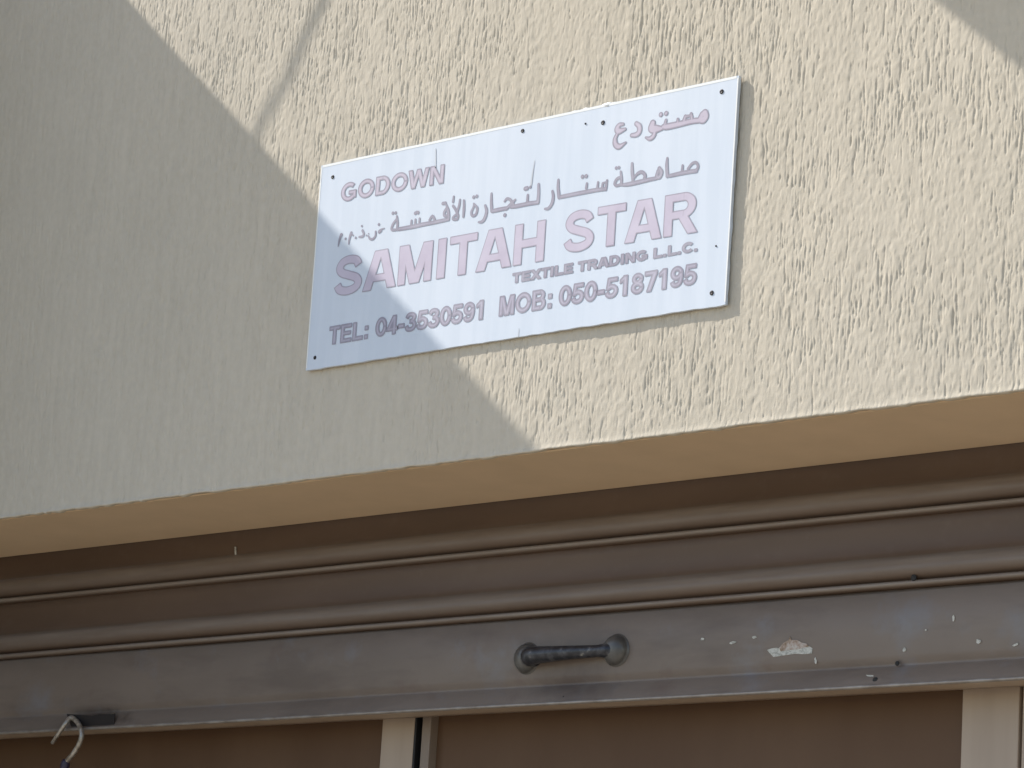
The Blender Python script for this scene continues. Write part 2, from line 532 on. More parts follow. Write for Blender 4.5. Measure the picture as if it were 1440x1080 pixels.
# --- flat print: signed-distance shapes turned into thin vinyl faces
RES = 0.0008
def poly_sd(X, Z, pts):
    pts = np.asarray(pts, float)
    d = np.full(X.shape, 1e9); inside = np.zeros(X.shape, bool)
    for i in range(len(pts)):
        a, b = pts[i], pts[(i + 1) % len(pts)]
        e = b - a
        L = e.dot(e)
        if L < 1e-16: continue
        tt = np.clip(((X - a[0]) * e[0] + (Z - a[1]) * e[1]) / L, 0, 1)
        d = np.minimum(d, np.hypot(X - a[0] - e[0] * tt, Z - a[1] - e[1] * tt))
        if abs(e[1]) > 1e-15:
            c = ((a[1] > Z) != (b[1] > Z)) & (X < e[0] * (Z - a[1]) / e[1] + a[0])
            inside ^= c
    return np.where(inside, -d, d)
def stroke_sd(X, Z, pts):
    d = np.full(X.shape, 1e9)
    if len(pts) == 1:
        return np.hypot(X - pts[0][0], Z - pts[0][1]) - pts[0][2]
    for a, b in zip(pts, pts[1:]):
        ex, ez = b[0] - a[0], b[1] - a[1]
        L = ex * ex + ez * ez + 1e-12
        tt = np.clip(((X - a[0]) * ex + (Z - a[1]) * ez) / L, 0, 1)
        d = np.minimum(d, np.hypot(X - a[0] - ex * tt, Z - a[1] - ez * tt) - (a[2] + (b[2] - a[2]) * tt))
    return d

class Print:
    """collects flat faces of everything printed in one line"""
    def __init__(self): self.v, self.f, self.s = [], [], []
    def add(self, sd, xa, za):
        base = len(self.v)
        nz_, nx_ = sd.shape
        idx = {}
        def vert(x, z, s_):
            self.v.append((x, SF - 0.0006, z)); self.s.append(s_); return len(self.v) - 1
        def gv(i, j):
            k = (i, j)
            if k not in idx: idx[k] = vert(xa[j], za[i], float(sd[i, j]))
            return idx[k]
        neg = sd < 0
        cnt = neg[:-1, :-1].astype(int) + neg[1:, :-1] + neg[:-1, 1:] + neg[1:, 1:]
        for i, j in np.argwhere(cnt > 0):
            cs = [(i, j), (i, j + 1), (i + 1, j + 1), (i + 1, j)]
            if cnt[i, j] == 4:
                self.f.append([gv(*c) for c in cs]); continue
            out = []
            for k in range(4):
                a, b = cs[k], cs[(k + 1) % 4]
                sa, sb = float(sd[a]), float(sd[b])
                if sa < 0: out.append(gv(*a))
                if (sa < 0) != (sb < 0):
                    kk = (min(a, b), max(a, b))
                    if kk not in idx:
                        t_ = sa / (sa - sb)
                        idx[kk] = vert(xa[a[1]] + (xa[b[1]] - xa[a[1]]) * t_, za[a[0]] + (za[b[0]] - za[a[0]]) * t_, 0.0)
                    out.append(idx[kk])
            if len(out) >= 3: self.f.append(out)
    def shape(self, polys=(), strokes=(), fat=0.0):
        allp = [(x, z, 0.0) for p in polys for x, z in p] + [q for st in strokes for q in st]
        m = max(q[2] for q in allp) + 0.003
        xa = np.arange(min(q[0] for q in allp) - m, max(q[0] for q in allp) + m, RES)
        za = np.arange(min(q[1] for q in allp) - m, max(q[1] for q in allp) + m, RES)
        X, Zg = np.meshgrid(xa, za)
        sd = np.full(X.shape, 1e9)
        for p in polys: sd = np.minimum(sd, poly_sd(X, Zg, p))
        for st in strokes:                                # only the window round each stroke
            mr = max(q[2] for q in st) + 0.004
            a0, a1 = np.searchsorted(xa, (min(q[0] for q in st) - mr, max(q[0] for q in st) + mr))
            b0, b1 = np.searchsorted(za, (min(q[1] for q in st) - mr, max(q[1] for q in st) + mr))
            w = sd[b0:b1, a0:a1]
            np.minimum(w, stroke_sd(X[b0:b1, a0:a1], Zg[b0:b1, a0:a1], st), out=w)
        self.add(sd - fat, xa, za)
    def build(self, name, mat, parent, label=None):
        me = bpy.data.meshes.new(name)
        me.from_pydata(self.v, [], self.f)
        a = me.attributes.new('sd', 'FLOAT', 'POINT')
        a.data.foreach_set('value', np.array(self.s, dtype=np.float32))
        o = link(name, me, mat, parent)
        if label: o['label'] = label
        return o

# --- bold grotesque capitals, cap height 1
def bar(x0, z0, x1, z1): return [(x0, z0), (x1, z0), (x1, z1), (x0, z1)]
def slant(xb, zb, xt, zt, w): return [(xb - w / 2, zb), (xb + w / 2, zb), (xt + w / 2, zt), (xt - w / 2, zt)]
def arc(cx, cz, rx, rz, a0, a1, wx, wz=None, n=22):
    wz = wz or wx
    A = [math.radians(a0 + (a1 - a0) * i / n) for i in range(n + 1)]
    return ([(cx + rx * math.cos(a), cz + rz * math.sin(a)) for a in A] +
            [(cx + (rx - wx) * math.cos(a), cz + (rz - wz) * math.sin(a)) for a in A[::-1]])
def band(path, w):
    """constant-width band round a polyline"""
    L, R_ = [], []
    for i, p in enumerate(path):
        a = path[max(i - 1, 0)]; b = path[min(i + 1, len(path) - 1)]
        dx, dz = b[0] - a[0], b[1] - a[1]; l = math.hypot(dx, dz) or 1
        L.append((p[0] - dz / l * w / 2, p[1] + dx / l * w / 2)); R_.append((p[0] + dz / l * w / 2, p[1] - dx / l * w / 2))
    return L + R_[::-1]
W = 0.205
def sp(pts, n=7): return [(q.x, q.y) for q in spline([(a, b, 0) for a, b in pts], n)]
def ell(cx, cz, rx, rz, a0, a1, n=26):
    return [(cx + rx * math.cos(math.radians(a0 + (a1 - a0) * i / n)), cz + rz * math.sin(math.radians(a0 + (a1 - a0) * i / n))) for i in range(n + 1)]
GL = {
 'A': (0.95, [slant(0.11, 0, 0.41, 1, 0.24), slant(0.84, 0, 0.54, 1, 0.24), bar(0.22, 0.21, 0.74, 0.38), bar(0.32, 0.82, 0.63, 1.0)]),
 'M': (1.12, [bar(0.08, 0, 0.28, 1), bar(0.84, 0, 1.04, 1), slant(0.54, 0.0, 0.23, 1, 0.23), slant(0.58, 0.0, 0.89, 1, 0.23)]),
 'N': (0.98, [bar(0.08, 0, 0.28, 1), bar(0.70, 0, 0.90, 1), slant(0.78, 0, 0.20, 1, 0.24)]),
 'W': (1.26, [slant(0.34, 0, 0.12, 1, 0.22), slant(0.34, 0, 0.63, 1, 0.20), slant(0.92, 0, 0.63, 1, 0.20), slant(0.92, 0, 1.14, 1, 0.22)]),
 'I': (0.40, [bar(0.09, 0, 0.31, 1)]),
 'T': (0.82, [bar(0.03, 0.82, 0.79, 1), bar(0.305, 0, 0.515, 0.95)]),
 'H': (0.98, [bar(0.08, 0, 0.29, 1), bar(0.69, 0, 0.90, 1), bar(0.2, 0.41, 0.8, 0.60)]),
 'E': (0.90, [bar(0.08, 0, 0.29, 1), bar(0.2, 0, 0.85, 0.175), bar(0.2, 0.42, 0.79, 0.59), bar(0.2, 0.825, 0.83, 1)]),
 'L': (0.84, [bar(0.08, 0, 0.29, 1), bar(0.2, 0, 0.80, 0.18)]),
 'X': (0.93, [slant(0.14, 0, 0.79, 1, 0.26), slant(0.79, 0, 0.14, 1, 0.26)]),
 'R': (1.0, [bar(0.08, 0, 0.29, 1), bar(0.2, 0.825, 0.58, 1), bar(0.2, 0.40, 0.58, 0.575), arc(0.58, 0.70, 0.32, 0.30, -92, 92, 0.20, 0.175), slant(0.84, 0, 0.56, 0.45, 0.25)]),
 'B': (1.0, [bar(0.08, 0, 0.29, 1), bar(0.2, 0.825, 0.58, 1), bar(0.2, 0.44, 0.60, 0.60), bar(0.2, 0, 0.60, 0.175), arc(0.57, 0.73, 0.29, 0.27, -92, 92, 0.19, 0.16), arc(0.60, 0.30, 0.32, 0.30, -92, 92, 0.20, 0.165)]),
 'D': (1.0, [bar(0.08, 0, 0.29, 1), bar(0.2, 0.825, 0.5, 1), bar(0.2, 0, 0.5, 0.175), arc(0.48, 0.5, 0.45, 0.5, -92, 92, 0.21, 0.175)]),
 'O': (1.08, [band(ell(0.54, 0.5, 0.39, 0.405, 0, 360), 0.2)]),
 'C': (1.0, [band(ell(0.53, 0.5, 0.385, 0.405, 42, 318), 0.2)]),
 'G': (1.08, [band(ell(0.53, 0.5, 0.385, 0.405, 48, 322), 0.2), bar(0.54, 0.36, 0.98, 0.53), bar(0.80, 0.14, 0.98, 0.5)]),
 'S': (0.92, [band(sp([(0.13, 0.27), (0.22, 0.14), (0.45, 0.09), (0.68, 0.15), (0.755, 0.28), (0.67, 0.41), (0.45, 0.50), (0.24, 0.59), (0.165, 0.72), (0.25, 0.86), (0.45, 0.91), (0.65, 0.86), (0.73, 0.73)]), 0.2)]),
 '0': (0.735, [band(ell(0.39, 0.5, 0.25, 0.41, 0, 360), 0.185)]),
 '1': (0.70, [bar(0.31, 0, 0.51, 1), [(0.12, 0.66), (0.12, 0.82), (0.34, 1.0), (0.44, 1.0), (0.44, 0.80)]]),
 '3': (0.735, [band(sp([(0.13, 0.75), (0.22, 0.88), (0.38, 0.91), (0.55, 0.85), (0.58, 0.72), (0.50, 0.58), (0.34, 0.535)]), 0.17), band(sp([(0.34, 0.535), (0.54, 0.48), (0.63, 0.30), (0.54, 0.14), (0.38, 0.09), (0.20, 0.13), (0.12, 0.28)]), 0.18)]),
 '4': (0.735, [bar(0.42, 0, 0.61, 1), bar(0.04, 0.20, 0.74, 0.37), slant(0.14, 0.28, 0.50, 1.0, 0.2)]),
 '5': (0.735, [bar(0.19, 0.83, 0.68, 1), slant(0.17, 0.42, 0.24, 1, 0.16), band(sp([(0.16, 0.50), (0.36, 0.575), (0.56, 0.49), (0.62, 0.32), (0.54, 0.15), (0.37, 0.09), (0.20, 0.13), (0.12, 0.27)]), 0.18)]),
 '7': (0.735, [bar(0.07, 0.82, 0.72, 1), [(0.20, 0), (0.41, 0), (0.72, 0.86), (0.72, 0.95), (0.50, 0.92)]]),
 '8': (0.735, [band(ell(0.39, 0.73, 0.20, 0.185, 0, 360), 0.165), band(ell(0.39, 0.29, 0.235, 0.205, 0, 360), 0.18)]),
 '9': (0.735, [band(ell(0.38, 0.68, 0.225, 0.235, 0, 360), 0.18), band(sp([(0.615, 0.70), (0.62, 0.45), (0.55, 0.18), (0.38, 0.09), (0.22, 0.12), (0.15, 0.25)]), 0.17)]),
 ':': (0.46, [bar(0.13, 0, 0.34, 0.2), bar(0.13, 0.50, 0.34, 0.70)]),
 '-': (0.46, [bar(0.04, 0.27, 0.42, 0.46)]),
 '.': (0.40, [bar(0.09, 0, 0.30, 0.2)]),
 ' ': (0.40, []),
}
def text_line(name, txt, bl, br, capl, capr, mat, label, fat=0.0012):
    """bl, br: baseline ends; capl, capr: tops above them, all in photo pixels on the sign's plane"""
    a, b = uv(*bl), uv(*br)
    h = 0.5 * ((uv(*capl)[1] - a[1]) + (uv(*capr)[1] - b[1]))
    tot = sum(GL[c][0] for c in txt) - 0.10
    k = (b[0] - a[0]) / tot
    pr = Print()
    x = -0.05
    for c in txt:
        w, polys = GL[c]
        for_ = []
        for p in polys:
            for_.append([(a[0] + (x + u) * k, a[1] + (b[1] - a[1]) * (x + u) / tot + q * h) for u, q in p])
        if for_: pr.shape(polys=for_, fat=fat)
        x += w
    return pr.build(name, mat, sign, label)
text_line('lettering', 'GODOWN', (479.5, 284), (624, 257), (479.5, 259), (624, 232), M['ink_small'], 'small faded violet capitals at the top left of the sign')
text_line('lettering', 'SAMITAH', (470, 417), (765.5, 366), (470, 363), (765.5, 311), M['ink_big'], 'first word of the large faded pink capitals across the sign')
text_line('lettering', 'STAR', (793, 356), (979.5, 326), (793, 300), (979.5, 269), M['ink_big'], 'last word of the large faded pink capitals, on the right')
text_line('lettering', 'TEXTILE TRADING L.L.C.', (721, 398), (981, 352.5), (721, 385.5), (981, 338.5), M['ink_grey'], 'smallest wide grey capitals under the large pink words')
def lerp(p, q, x): return (x, p[1] + (q[1] - p[1]) * (x - p[0]) / (q[0] - p[0]))
tb0, tb1, tc0, tc1 = (464, 484.5), (681.5, 448), (464, 460.5), (681.5, 421.5)
mb0, mb1, mc0, mc1 = (702, 444.5), (978, 399), (702, 418), (978, 371)
for txt, xa_, xb_, ln, lab in (('TEL:', 463, 518, (tb0, tb1, tc0, tc1), 'faded heading word before the left number'), ('04-3530591', 528, 681.5, (tb0, tb1, tc0, tc1), 'faded telephone number at the lower left of the sign'),
                               ('MOB:', 701.5, 776.5, (mb0, mb1, mc0, mc1), 'faded heading word before the right number'), ('050-5187195', 786, 978, (mb0, mb1, mc0, mc1), 'faded mobile number at the lower right of the sign')):
    text_line('lettering', txt, lerp(ln[0], ln[1], xa_), lerp(ln[0], ln[1], xb_), lerp(ln[2], ln[3], xa_), lerp(ln[2], ln[3], xb_), M['ink_grey'], lab, 0.0015)

# --- Arabic lines: pen strokes (x, y, half width), given in enlarged photo pixels per word group
ARA = [
 ('a', 850, 140, 9.0, [
  [(1270, 175, 50), (1285, 215, 42), (1250, 255, 48), (1200, 255, 34)], [(1240, 190, 40), (1215, 240, 40)],
  [(1215, 262, 34), (1100, 275, 36), (950, 310, 38), (800, 342, 40), (745, 345, 33)],
  [(1098, 180, 20), (1108, 250, 25)], [(1025, 215, 24), (1010, 265, 28)], [(1030, 215, 20), (1090, 205, 16)], [(930, 248, 18), (925, 305, 25)],
  [(780, 260, 18), (765, 325, 25)], [(715, 190, 29)], [(782, 175, 29)],
  [(612, 300, 42), (600, 365, 52), (650, 372, 50), (725, 365, 28)], [(640, 400, 30), (620, 462, 32), (572, 495, 28), (525, 482, 15)],
  [(405, 305, 30), (442, 340, 36), (440, 410, 36), (400, 445, 32), (345, 452, 25)],
  [(238, 312, 20), (190, 322, 28), (162, 370, 38), (182, 400, 40), (262, 375, 20)], [(165, 430, 22), (135, 500, 30), (142, 568, 38), (190, 595, 34), (272, 543, 13)]]),
 ('b', 850, 210, 9.0, [
  [(1060, 245, 18), (1110, 182, 18), (1160, 167, 18), (1185, 210, 18), (1165, 262, 20), (1090, 275, 20)],
  [(990, 205, 15), (985, 265, 19)], [(1165, 275, 22), (1060, 287, 25), (960, 305, 25), (830, 335, 22)], [(796, 112, 15), (790, 200, 22), (797, 338, 24)],
  [(695, 240, 25), (722, 290, 26), (700, 350, 26), (662, 345, 24), (680, 275, 24)], [(660, 365, 22), (580, 380, 24), (450, 410, 26), (330, 437, 26), (240, 450, 20)],
  [(350, 180, 17), (352, 280, 22), (362, 390, 20)], [(370, 365, 15), (430, 300, 20), (480, 290, 22), (515, 330, 22), (505, 372, 20)],
  [(207, 282, 14), (215, 360, 18), (215, 448, 20)], [(215, 350, 18), (160, 375, 19), (132, 430, 20), (152, 460, 17), (215, 442, 17)], [(150, 236, 20)], [(183, 231, 20)]]),
 ('c', 740, 230, 10.2857, [
  [(1170, 243, 16), (1157, 330, 22), (1150, 372, 24)], [(1107, 290, 18), (1100, 352, 20)], [(1040, 270, 16), (1030, 352, 20)], [(1107, 285, 15), (1155, 272, 14)], [(878, 290, 18), (870, 352, 22)],
  [(1150, 368, 24), (1000, 385, 28), (850, 413, 28), (700, 442, 28), (500, 482, 26)], [(815, 190, 28)], [(868, 182, 28)], [(466, 237, 18), (462, 350, 24), (476, 490, 26)],
  [(380, 400, 18), (392, 480, 24), (372, 580, 26), (322, 648, 22), (270, 656, 14)], [(180, 300, 20), (180, 430, 24), (170, 560, 28)], [(170, 563, 26), (60, 573, 28), (0, 585, 28)]]),
 ('d', 640, 250, 10.2857, [
  [(1015, 158, 28), (1045, 150, 28)], [(1090, 135, 20)], [(1052, 250, 18), (1046, 345, 22)], [(1190, 355, 28), (1050, 378, 28), (900, 407, 28), (810, 422, 22)],
  [(718, 340, 16), (752, 302, 19), (800, 315, 20)], [(872, 318, 15), (790, 400, 24), (742, 452, 22)], [(800, 315, 20), (850, 400, 22)],
  [(745, 440, 26), (640, 460, 28), (540, 482, 26)], [(720, 540, 27)], [(527, 228, 16), (525, 350, 22), (532, 482, 24)],
  [(436, 402, 18), (456, 480, 24), (432, 580, 26), (392, 634, 22), (340, 642, 13)],
  [(272, 375, 14), (320, 440, 19), (302, 528, 19), (252, 550, 19), (236, 500, 19), (265, 430, 17), (275, 380, 14)], [(270, 280, 24)], [(314, 267, 24)],
  [(132, 332, 15), (128, 450, 22), (120, 565, 16)]]),
 ('e', 540, 270, 10.2857, [
  [(1100, 112, 15), (1087, 200, 20), (1060, 290, 20)], [(1010, 67, 15), (1000, 140, 19)], [(1000, 200, 18), (1040, 260, 20), (1072, 340, 20)], [(1058, 318, 16), (1006, 362, 19), (1002, 395, 17), (1060, 390, 20), (1072, 340, 20)],
  [(852, 166, 22), (890, 160, 22)], [(902, 185, 15), (926, 260, 24), (936, 340, 24), (935, 398, 22)], [(905, 240, 22), (872, 300, 22), (882, 350, 19), (930, 332, 20)],
  [(932, 395, 24), (800, 424, 26), (700, 445, 26), (560, 470, 28), (400, 505, 28), (220, 537, 26)], [(660, 405, 18), (700, 350, 20), (732, 395, 20)],
  [(516, 385, 16), (512, 432, 17)], [(456, 400, 16), (452, 457, 17)], [(400, 415, 16), (395, 467, 17)], [(455, 306, 24)], [(494, 298, 24)], [(476, 288, 16)],
  [(187, 350, 15), (197, 450, 20), (190, 545, 20)], [(187, 390, 17), (130, 470, 21), (112, 540, 19), (160, 550, 19)], [(130, 306, 22)], [(170, 302, 22)],
  [(1155, 122, 15), (1158, 250, 20), (1150, 355, 16)]]),
 ('f', 460, 290, 14.4, [
  [(1050, 370, 28)], [(1160, 447, 11), (1080, 480, 18), (1058, 520, 32), (1098, 498, 20)], [(985, 515, 20), (980, 600, 22), (930, 663, 24), (870, 660, 22), (840, 605, 16)], [(842, 556, 15)],
  [(705, 402, 22)], [(718, 490, 24), (745, 560, 24), (720, 610, 26), (650, 622, 17)], [(800, 592, 17)],
  [(490, 540, 28), (470, 600, 28), (450, 680, 22), (440, 760, 17)], [(490, 560, 20), (532, 592, 14)], [(580, 640, 24)], [(375, 660, 24)],
  [(290, 580, 34), (265, 640, 27), (245, 720, 23), (230, 805, 15)]]),
]
def px_stroke(ox, oy, sc, st):
    out = []
    for x, y, r in st:
        u, w = uv(ox + x / sc, oy + y / sc)
        r1 = uv(ox + x / sc, oy + (y - r) / sc)[1] - w
        out.append((u, w, abs(r1) * 1.08))
    if len(out) > 2:
        sm = spline(out, 4); out = [tuple(q) for q in sm]
    return out
pr = Print()
pr.shape(strokes=[px_stroke(*ARA[0][1:4], st) for st in ARA[0][4]])
pr.build('arabic_lettering', M['ink_small'], sign, 'one bold faded pink Arabic word at the top right of the sign')
pr = Print()
pr.shape(strokes=[px_stroke(*g[1:4], st) for g in ARA[1:5] for st in g[4]])
pr.build('arabic_lettering', M['ink_grey'], sign, 'long faded Arabic line above the large pink capitals')
pr = Print()
pr.shape(strokes=[px_stroke(*ARA[5][1:4], st) for st in ARA[5][4]])
pr.build('arabic_lettering', M['ink_grey'], sign, 'small faded Arabic abbreviation at the left end of its line')

# rain streaks below old holes
for pts in ([(613, 209, 0.7), (613, 222, 1.1), (613, 236, 1.0)], [(752, 226, 0.6), (749, 245, 1.2), (747, 260, 1.6)], [(730, 462, 0.5), (729, 473, 0.7)]):
    p2 = Print()
    st = []
    for x, y, r in pts:
        u, w = uv(x, y); st.append((u, w, r * 0.0011))
    p2.shape(strokes=[st])
    p2.build('rain_streak', M['streak'], sign)

# screws
def screw(px, py, r):
    u, w = uv(px, py)
    bm = bmesh.new()
    seg = 10
    prof = [(r, 0.0), (r * 0.96, 0.0009), (r * 0.6, 0.0016), (r * 0.25, 0.0012)]
    rings = [[bm.verts.new((u + q * math.cos(2 * math.pi * k / seg), SF - y, w + q * math.sin(2 * math.pi * k / seg))) for k in range(seg)] for q, y in prof]
    for a, b in zip(rings, rings[1:]):
        for k in range(seg): bm.faces.new((a[k], a[(k + 1) % seg], b[(k + 1) % seg], b[k]))
    bm.faces.new(rings[-1])
    return obj_bm('screw', bm, M['screw'], sign)
for q in ((468, 249, 0.0038), (735, 184, 0.0038), (1015, 129, 0.0042), (848, 172.5, 0.0042), (1001, 412, 0.0042), (443, 503, 0.0036), (823.5, 174, 0.0018), (1007, 346, 0.0016)):
    screw(*q)
# dabs of white filler caught on the top edge
for px, py, r in ((806, 157, 0.006), (822, 154, 0.007), (838, 152, 0.006), (853, 147.5, 0.010), (862, 146, 0.008)):
    u, w = uv(px, py)
    bm = bmesh.new()
    bmesh.ops.create_icosphere(bm, subdivisions=2, radius=r)
    for v_ in bm.verts:
        v_.co = Vector((v_.co.x * 1.3, v_.co.y * 0.45, v_.co.z * 0.55)) * random.uniform(0.8, 1.15) + Vector((u, SF + 0.003, w))
    obj_bm('filler_dab', bm, M['white'], sign, True)

# ------------------------------------------------------------------ roller shutter
ZBAR = Z0 - 0.7864               # underside of the bottom bar
shut = empty('roller_shutter', (0.65, YS, ZBAR), 'half raised brown steel roller shutter with grey bottom bar under the plaster wall', 'shutter')
SX0, SX1 = XL + 0.02, XR - 0.02
def extrude_profile(name, prof, mat, parent, wav=0.0008, seed=1, nseg=240, paleness=None):
    r = np.random.default_rng(seed)
    X = np.linspace(SX0, SX1, nseg)
    w = smooth_noise((4, nseg), 0.3, 9, r)[0] * wav
    wz = smooth_noise((4, nseg), 0.3, 14, r)[0] * wav * 0.9
    Pn = np.zeros((len(prof), nseg, 3))
    for i, (y, z) in enumerate(prof):
        Pn[i, :, 0] = X; Pn[i, :, 1] = YS + y + w; Pn[i, :, 2] = z + wz
    me = grid_mesh(name, Pn[::-1])
    if paleness is not None:
        a = me.attributes.new('paleness', 'FLOAT', 'POINT')
        a.data.foreach_set('value', np.repeat(np.array(paleness[::-1], dtype=np.float32), nseg))
    return link(name, me, mat, parent)
SLAT = [(0.003, 0.006), (0.0, 0.0), (0.0015, -0.012), (0.003, -0.032), (0.002, -0.052), (-0.0005, -0.060), (-0.005, -0.0635), (-0.011, -0.0675), (-0.0165, -0.073),
        (-0.0195, -0.080), (-0.020, -0.087), (-0.0175, -0.0935), (-0.012, -0.0985), (-0.005, -0.1015), (-0.003, -0.1025), (-0.005, -0.1034), (-0.011, -0.1040), (-0.0150, -0.1058), (-0.0160, -0.1090),
        (-0.0145, -0.1118), (-0.009, -0.1134), (-0.002, -0.1140), (0.004, -0.1145)]
PALENESS = [0, 0, 0, 0, 0.05, 0.25, 0.85, 1, 0.95, 0.75, 0.5, 0.3, 0.15, 0.05, 0, 0.1, 0.7, 1, 1, 0.8, 0.3, 0, 0]
assert len(PALENESS) >= len(SLAT)
PALENESS = PALENESS[:len(SLAT)]
PIT = 0.1182
ztop2 = Z0 - 0.5055
for k in range(2):
    zt = ztop2 + PIT * k
    extrude_profile('slat', [(y, zt + z) for y, z in SLAT], M['slat'], shut, 0.0003, 20 + k, paleness=PALENESS)
zb0 = Z0 - 0.6225
BARP = [(0.004, 0.004), (-0.0030, -0.0012), (-0.0045, -0.0028), (-0.0045, -0.060), (-0.0045, -0.104), (-0.003, -0.110), (0.001, -0.1165), (0.0025, -0.1195), (0.001, -0.1225), (-0.0045, -0.1275), (-0.0135, -0.1480), (-0.0155, -0.1520)]
bar_o = extrude_profile('bottom_bar', [(y, zb0 + z) for y, z in BARP], M['bar'], shut, 0.0005, 40)
LIP = [(-0.0155, -0.1520), (-0.0172, -0.1532), (-0.0178, -0.1550), (-0.0168, -0.1572), (-0.014, -0.158)]
extrude_profile('lip', [(y, zb0 + z) for y, z in LIP], M['edge'], bar_o, 0.0005, 40)
UND = [(-0.014, -0.158), (0.02, -0.1585), (0.040, -0.1585), (0.040, -0.10), (0.040, 0.0)]
extrude_profile('underside', [(y, zb0 + z) for y, z in UND], M['aluminium'], bar_o, 0.0005, 40)

YB = YS - 0.0045                 # face of the bottom bar
# lift handle: two round plates and an arched grip
def hpt(px, py, out): return on_y(px, py, YB) + np.array([0, -out, 0])
hpts = spline([hpt(753, 925.5, 0), hpt(753, 925.5, 0.013), hpt(760, 924.5, 0.021), hpt(785, 922.5, 0.0225), hpt(815, 920, 0.0205), hpt(842, 918, 0.017), hpt(858, 916.5, 0.013), hpt(866, 915.5, 0.004)], 6)
hrad = np.interp(np.arange(len(hpts)), [0, 8, 14, 20, 26, 32, 37, len(hpts)], [0.016, 0.0175, 0.0155, 0.0132, 0.0115, 0.0105, 0.0135, 0.018])
hrad = [float(r) for r in hrad]
hd = obj_bm('handle', tube(bmesh.new(), hpts, hrad, 14), M['handle'], shut, True)
def rosette(px, py, r):
    c = on_y(px, py, YB)
    bm = bmesh.new(); seg = 28
    prof = [(r * 1.10, 0.0), (r * 1.06, 0.0014), (r * 1.0, 0.0016), (r * 0.985, 0.005), (r * 0.92, 0.0095), (r * 0.80, 0.0135), (r * 0.62, 0.0168), (r * 0.38, 0.0190), (r * 0.12, 0.0198)]
    rings = [[bm.verts.new((c[0] + q * math.cos(2 * math.pi * k / seg), YB - y, c[2] + q * math.sin(2 * math.pi * k / seg))) for k in range(seg)] for q, y in prof]
    for a, b in zip(rings, rings[1:]):
        for k in range(seg): bm.faces.new((a[k], a[(k + 1) % seg], b[(k + 1) % seg], b[k]))
    bm.faces.new(rings[-1])
    return obj_bm('mounting_plate', bm, M['rosette'], hd, True)
rosette(742, 926, 0.0265)
rosette(867, 914.5, 0.0265)

# torn sticker
def flat_poly(name, pts, mat, parent, y, th=0.0006):
    bm = bmesh.new()
    q = [on_y(a, b, y) for a, b in pts]
    f = [bm.verts.new((p[0], y - th, p[2])) for p in q]
    g = [bm.verts.new((p[0], y + 0.0003, p[2])) for p in q]
    bm.faces.new(f); bm.faces.new(g[::-1])
    for i in range(len(q)): bm.faces.new((f[i], f[(i + 1) % len(q)], g[(i + 1) % len(q)], g[i]))
    return obj_bm(name, bm, mat, parent)
stk = flat_poly('torn_sticker', [(1079, 914), (1085, 912), (1092, 911), (1097, 912), (1105, 909), (1122, 909), (1137, 908), (1143, 912), (1142, 919), (1132, 920), (1118, 919.5), (1104, 921.5), (1088, 924), (1083, 919)], M['sticker'], shut, YB)
stk['label'] = 'torn cream sticker on the grey bar'
flat_poly('printed_top', [(1096, 911), (1102, 904), (1109, 900), (1111, 895), (1113, 900), (1121, 900), (1128, 904), (1134, 905), (1138, 909), (1122, 913), (1108, 914), (1098, 916)], M['sticker_top'], stk, YB - 0.0006, 0.0005)

# paint flecks and dark fixing holes on the bar
for px, py, a, b, rot in ((988, 899, 3, 2, 0), (1031, 903.5, 6, 2, 12), (1061, 896, 4, 2, 15), (1147, 929, 1.5, 5, 5), (1376, 902, 4, 3.5, 0), (1341, 869, 2, 5, 0), (1272, 914, 3, 3, 0), (1428, 907, 6, 2, 20), (1302, 886, 1.5, 1.5, 0)):
    pts = []
    for k in range(9):
        an = 2 * math.pi * k / 9; rr = random.uniform(0.65, 1.1)
        x, y = a * rr * math.cos(an), b * rr * math.sin(an)
        t_ = math.radians(-rot); pts.append((px + x * math.cos(t_) - y * math.sin(t_), py + x * math.sin(t_) + y * math.cos(t_)))
    flat_poly('paint_fleck', pts, M['sticker'], bar_o, YB)
def hole(px, py, r, y):
    c = on_y(px, py, y)
    bm = bmesh.new()
    ring = []
    for q, yy in ((r, 0.0), (r * 0.9, 0.0015), (r * 0.4, 0.0022)):
        ring.append([bm.verts.new((c[0] + q * math.cos(k * math.pi / 5), y - yy, c[2] + q * math.sin(k * math.pi / 5))) for k in range(10)])
    for a, b in zip(ring, ring[1:]):
        for k in range(10): bm.faces.new((a[k], a[(k + 1) % 10], b[(k + 1) % 10], b[k]))
    bm.faces.new(ring[-1])
    return obj_bm('rivet', bm, M['flat_black'], bar_o)
hole(1262, 933, 0.0042, YB + 0.001)
hole(1231, 956.5, 0.0052, YS - 0.0105)
hole(366, 1008, 0.0040, YS - 0.0105)
hole(841, 979, 0.0042, YS - 0.0085)
hole(793, 981, 0.0032, YS - 0.0095)
fl = flat_poly('paint_fleck', [(1218, 949), (1228, 949.5), (1229, 952), (1220, 951)], M['sticker'], bar_o, YS - 0.008)
flat_poly('paint_fleck', [(330, 769), (332, 769), (332.5, 780), (330.5, 782)], M['sticker'], shut, YS - 0.0005)
hole(1285, 812.5, 0.0055, YS - 0.0155)

# dark slot in the bar that the hook passes through
flat_poly('slot_plate', [(94, 1004), (108, 1005), (130, 1006.5), (141, 1004), (157, 1004.5), (162, 1003), (161, 1019), (150, 1021), (138, 1020.5), (122, 1024), (102, 1025)], M['screw'], bar_o, YS - 0.0135, 0.001)

